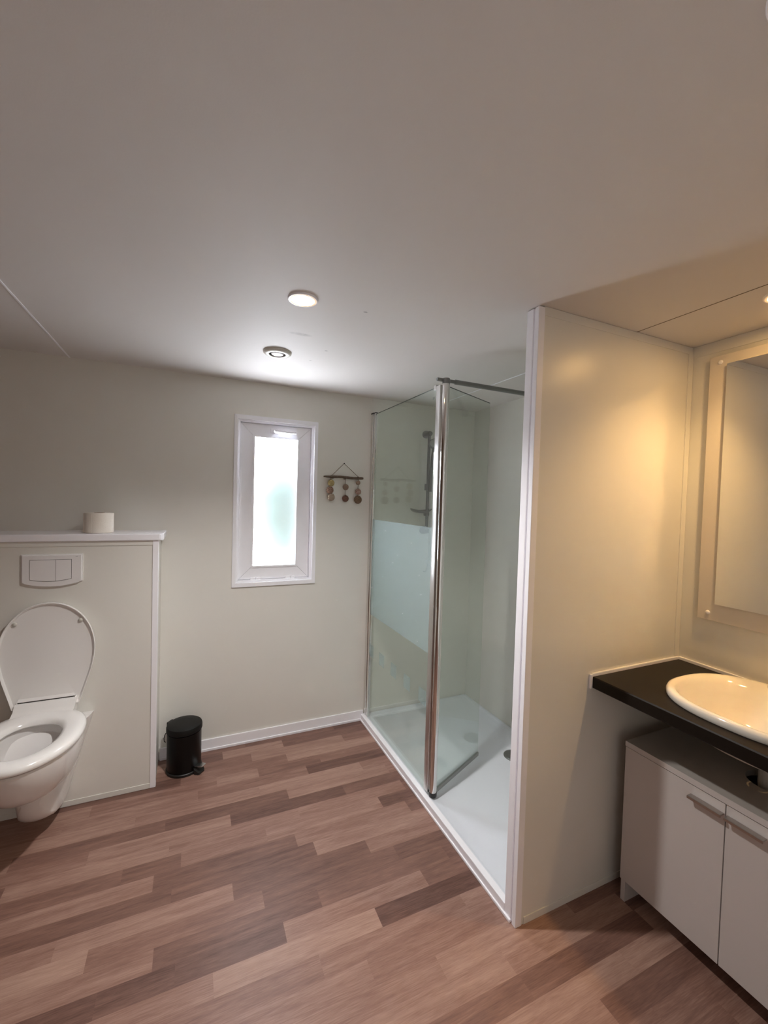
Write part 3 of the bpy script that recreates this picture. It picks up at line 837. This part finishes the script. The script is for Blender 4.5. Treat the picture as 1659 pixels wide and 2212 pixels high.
# stabilising bar up to the far wall
bm = bmesh.new()
add_tube(bm, [(-0.032, -0.866, 2.058), (0.075, -0.866, 2.058)], 0.0085, seg=20)
add_tube(bm, [(0.070, -0.866, 2.058), (RX-0.006, -0.866, 2.058)], 0.0115, seg=20)
sb = make('support_bar', bm, M_GREY, ss, smooth=40)
make('wall_flange', lathe([(0, 0), (0.022, 0), (0.022, 0.008), (0, 0.008)], (RX-0.009, -0.866, 2.058), axis='x', seg=28), M_GREY, sb, smooth=40)

# ------------------------------------------------------------------ shower rail with hand shower
RXX = 0.406
rl = empty('shower_rail', (RXX, -0.002, 1.30), 'grey vertical shower rail with a soap dish on the wall behind the fixed glass', 'shower rail')
make('pole', lathe([(0, 1.26), (0.0105, 1.26), (0.0105, 1.955), (0, 1.955)], (RXX, -0.055, 0), seg=24), M_GREY, rl, smooth=40)
for z in (1.945, 1.275):
    make('wall_bracket', lathe([(0, 0.0), (0.026, 0.0), (0.026, 0.012), (0.020, 0.020), (0.018, 0.062), (0.014, 0.072), (0, 0.073)], (RXX, -0.001, z), axis='y', seg=28), M_GREY, rl, smooth=50)
make('slider', box(RXX-0.018, RXX+0.018, -0.078, -0.036, 1.555, 1.600, bevel=0.006), M_GREY, rl, smooth=40)
bm = bmesh.new()
rings = []
for k, z, s in ((0, 1.398, 0.55), (1, 1.403, 0.85), (2, 1.415, 1.0), (3, 1.418, 1.0), (4, 1.412, 0.9), (5, 1.407, 0.55)):
    rings.append([Vector((RXX-0.065+s*0.078*math.cos(a), -0.085+s*0.055*math.sin(a), z+0.012*abs(math.cos(a))**3)) for a in [2*PI*i/36 for i in range(36)]])
add_loft(bm, rings)
make('soap_dish', bm, M_GREY, rl, smooth=50)
make('dish_clamp', box(RXX-0.017, RXX+0.017, -0.076, -0.034, 1.378, 1.412, bevel=0.005), M_GREY, rl, smooth=40)

hs = empty('hand_shower', (RXX+0.022, -0.10, 1.86), 'grey hand shower with its hose, hanging on the rail inside the shower', 'shower head')
hc = Vector((RXX+0.014, -0.110, 1.868))
Mh = Matrix.Translation(hc) @ Matrix.Rotation(math.radians(-28), 4, 'Z') @ Matrix.Rotation(math.radians(62), 4, 'X')
hd_ = make('head', lathe([(0, -0.016), (0.022, -0.015), (0.040, -0.006), (0.043, 0.002), (0.042, 0.009), (0.036, 0.012), (0, 0.012)], mat=Mh, seg=40), M_GREY, hs, smooth=50)
make('spray_face', lathe([(0, 0.0145), (0.034, 0.0140), (0.0345, 0.0115), (0, 0.0115)], mat=Mh, seg=36), principled('spray_face_grey', (0.42, 0.42, 0.41), 0.5, noise=0.1, nscale=300), hd_, smooth=50)
make('grip', tube([(RXX+0.016, -0.098, 1.838), (RXX+0.012, -0.086, 1.78), (RXX+0.010, -0.080, 1.70), (RXX+0.004, -0.082, 1.60), (RXX+0.002, -0.086, 1.545)], 0.011, seg=16, radii=[0.014, 0.012, 0.011, 0.0115, 0.010]), M_GREY, hs, smooth=50)
hose = [(RXX+0.002, -0.086, 1.545), (RXX+0.003, -0.086, 1.47), (RXX+0.008, -0.084, 1.30), (RXX+0.014, -0.078, 1.12), (RXX+0.016, -0.064, 1.03), (RXX+0.016, -0.040, 0.99), (RXX+0.016, -0.006, 0.985)]
make('hose', tube(hose, 0.0065, seg=12), M_SATIN, hs, smooth=60)

# ------------------------------------------------------------------ vanity
CF, CY0, CY1 = 0.420, -2.223, -1.567
cab = empty('vanity_cabinet', (0.61, -1.895, 0), 'low white two-door cabinet under the dark worktop', 'cabinet')
make('body', boxes([(CF+0.019, 0.80, CY1-0.018, CY1, 0.085, 0.588), (CF+0.019, 0.80, CY0, CY0+0.018, 0.085, 0.588), (CF+0.019, 0.80, CY0+0.018, CY1-0.018, 0.085, 0.103), (0.795, 0.80, CY0+0.018, CY1-0.018, 0.103, 0.588)]), M_CAB, cab)
# top with the round cut-out for the drain
bm = bmesh.new()
hcx, hcy, hr = 0.640, -1.908, 0.063
x0, x1, y0, y1 = CF-0.001, 0.80, CY0, CY1
n = 40
def toprings(z):
    o_, i_ = [], []
    for i in range(n):
        a = 2*PI*i/n+PI/4
        c, s = math.cos(a), math.sin(a)
        k = 1/max(abs(c), abs(s))
        qx, qy = c*k, s*k
        o_.append(Vector(((x1-hcx)*qx+hcx if qx > 0 else hcx+(hcx-x0)*qx, (y1-hcy)*qy+hcy if qy > 0 else hcy+(hcy-y0)*qy, z)))
        i_.append(Vector((hcx+hr*c, hcy+hr*s, z)))
    return o_, i_
oa, ia = toprings(0.5895); ob, ib = toprings(0.6085)
add_loft(bm, [oa, ob, ib, ia, oa], False, False)
bmesh.ops.remove_doubles(bm, verts=bm.verts[:], dist=1e-6)
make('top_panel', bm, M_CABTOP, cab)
make('top_edge', box(CF-0.0025, CF-0.0008, CY0, CY1, 0.5895, 0.6085), M_CAB, cab)
for i, (ya, yb) in enumerate(((-1.8935, CY1), (CY0, -1.8965))):
    dr = make('door', box(CF, CF+0.018, ya, yb, 0.083, 0.5865, bevel=0.001), M_CAB, cab)
    if i == 0: h0, h1 = -1.892, -1.796
    else: h0, h1 = -1.998, -1.900
    b = bmesh.new()
    add_box(b, CF-0.021, CF-0.0005, h0, h1, 0.5535, 0.5575, bevel=0.001)
    add_box(b, CF-0.023, CF-0.018, h0, h1, 0.5485, 0.5575, bevel=0.0015)
    make('handle', b, M_HANDLE, dr, label='slim grey metal pull')
for ya in (CY1-0.001, CY0+0.019):
    make('foot', box(CF+0.006, 0.79, ya-0.017, ya, 0.0, 0.084), M_CAB, cab)

wt = empty('worktop', (0.56, -1.9, 0.80), 'dark brown-black worktop holding the washbasin in the right corner', 'worktop')
# slab with the basin cut-out
bm = bmesh.new()
WX0_, WX1_, WY0, WY1 = 0.297, RX-0.004, -2.36, PY-0.004
BCX, BCY = 0.572, -1.905
def rimpt(a, ax, ay, ex=2.7):
    c, s = math.cos(a), math.sin(a)
    return (math.copysign(abs(c)**(2/ex), c)*ax, math.copysign(abs(s)**(2/ex), s)*ay)
n = 64
def slab(z, inset=0.0):
    o_, i_ = [], []
    for i in range(n):
        a = 2*PI*i/n+PI/4
        c, s = math.cos(a), math.sin(a)
        k = 1/max(abs(c), abs(s))
        qx, qy = c*k, s*k
        o_.append(Vector((BCX+((WX1_-inset-BCX) if qx > 0 else (BCX-WX0_-inset))*qx, BCY+((WY1-inset-BCY) if qy > 0 else (BCY-WY0-inset))*qy, z)))
        p = rimpt(a, 0.205, 0.218)
        i_.append(Vector((BCX+p[0], BCY+p[1], z)))
    return o_, i_
o0, i0 = slab(0.803, 0.003); o1, _ = slab(0.806); o2, _ = slab(0.842); o3, i3 = slab(0.846, 0.003)
add_loft(bm, [i0, o0, o1, o2, o3, i3, i0], False, False)
bmesh.ops.remove_doubles(bm, verts=bm.verts[:], dist=1e-6)
make('slab', bm, M_COUNTER, wt)
bm = bmesh.new()
add_box(bm, 0.297, RX-0.001, PY-0.009, PY-0.0005, 0.842, 0.858, bevel=0.003)
add_box(bm, RX-0.009, RX-0.0005, WY0, PY-0.003, 0.842, 0.858, bevel=0.003)
add_box(bm, 0.286, 0.298, PY-0.010, PY-0.0005, 0.801, 0.855, bevel=0.003)
make('edge_seal', bm, M_TRIM, wt, label='white sealing strip along the walls')
make('support_rail', box(0.797, RX-0.001, WY0+0.02, WY1-0.01, 0.74, 0.802), M_COUNTER, wt)

bs = empty('washbasin', (BCX, BCY, 0.846), 'white oval washbasin set into the dark worktop', 'sink')
bm = bmesh.new()
def brim(k, z, dx=0.0, kx=None):
    kx = k if kx is None else kx
    return [Vector((BCX+dx+rimpt(2*PI*i/n, 0.227, 0.245, 2.45)[0]*kx, BCY+rimpt(2*PI*i/n, 0.227, 0.245, 2.45)[1]*k, z)) for i in range(n)]
rings = [brim(0.90, 0.846), brim(0.985, 0.8465), brim(1.0, 0.852), brim(1.0, 0.862), brim(0.985, 0.870), brim(0.955, 0.8735), brim(0.915, 0.872), brim(0.880, 0.866, -0.008, 0.85),
         brim(0.845, 0.853, -0.014, 0.79), brim(0.79, 0.825, -0.016, 0.73), brim(0.70, 0.785, -0.014, 0.65), brim(0.55, 0.750, -0.008, 0.52), brim(0.34, 0.732, 0, 0.33), brim(0.10, 0.727, 0, 0.10),
         brim(0.10, 0.712), brim(0.36, 0.716), brim(0.60, 0.732, -0.008, 0.57), brim(0.76, 0.772, -0.012, 0.72), brim(0.85, 0.815, -0.012, 0.80), brim(0.885, 0.846, -0.006, 0.86)]
add_loft(bm, rings+[rings[0]], False, False)
bmesh.ops.remove_doubles(bm, verts=bm.verts[:], dist=1e-6)
make('bowl', bm, M_BASIN, bs, smooth=45)
make('plug', lathe([(0, 0.012), (0.018, 0.011), (0.023, 0.006), (0.023, 0.0), (0, 0.0)], (BCX, BCY, 0.722), seg=28), M_CHROME, bs, smooth=45)
make('drain_pipe', lathe([(0, 0.715), (0.022, 0.715), (0.022, 0.69), (0.036, 0.685), (0.038, 0.60), (0.034, 0.55), (0.030, 0.45), (0, 0.45)], (0.646, -1.912, 0), seg=36), M_DRAINPIPE, bs, smooth=40, label='pale plastic drain pipe')

tp2 = empty('basin_tap', (0.765, -1.895, 0.873), 'tap at the rear rim of the washbasin, at the right edge of the photo', 'tap')
make('tap_body', lathe([(0, 0.872), (0.026, 0.872), (0.026, 0.876), (0.022, 0.880), (0.021, 0.955), (0.017, 0.965), (0, 0.967)], (0.768, -1.895, 0), seg=32), M_CHROME, tp2, smooth=45)
make('spout', tube([(0.768, -1.895, 0.925), (0.72, -1.895, 0.935), (0.67, -1.895, 0.928), (0.645, -1.895, 0.908)], 0.012, seg=16), M_CHROME, tp2, smooth=50)
make('tap_lever', tube([(0.768, -1.895, 0.965), (0.765, -1.895, 0.978), (0.73, -1.895, 0.992)], 0.007, seg=12), M_CHROME, tp2, smooth=50)

# ------------------------------------------------------------------ mirror
mr = empty('mirror', (RX, -1.9, 1.045), 'frameless wall mirror on a beige backing board above the washbasin', 'mirror')
make('backing_board', box(RX-0.022, RX-0.012, -2.22, -1.581, 1.045, 2.082, bevel=0.001), M_BACK, mr)
make('mirror_glass', box(RX-0.036, RX-0.030, -2.15, -1.648, 1.114, 2.041), M_MIRROR, mr)
make('spacer', boxes([(RX-0.031, RX-0.021, -2.12, -1.68, 1.15, 2.00), (RX-0.013, RX-0.0005, -2.15, -1.64, 1.12, 2.00)]), M_GROOVE, mr)
for y, z in ((-1.619, 2.056), (-1.619, 1.075), (-2.18, 2.056), (-2.18, 1.075)):
    make('screw_cap', lathe([(0, -0.0285), (0.005, -0.028), (0.0078, -0.0255), (0.0082, -0.021), (0, -0.021)], (RX, y, z), axis='x', seg=24), M_TRIM, mr, smooth=50, label='white screw cap')
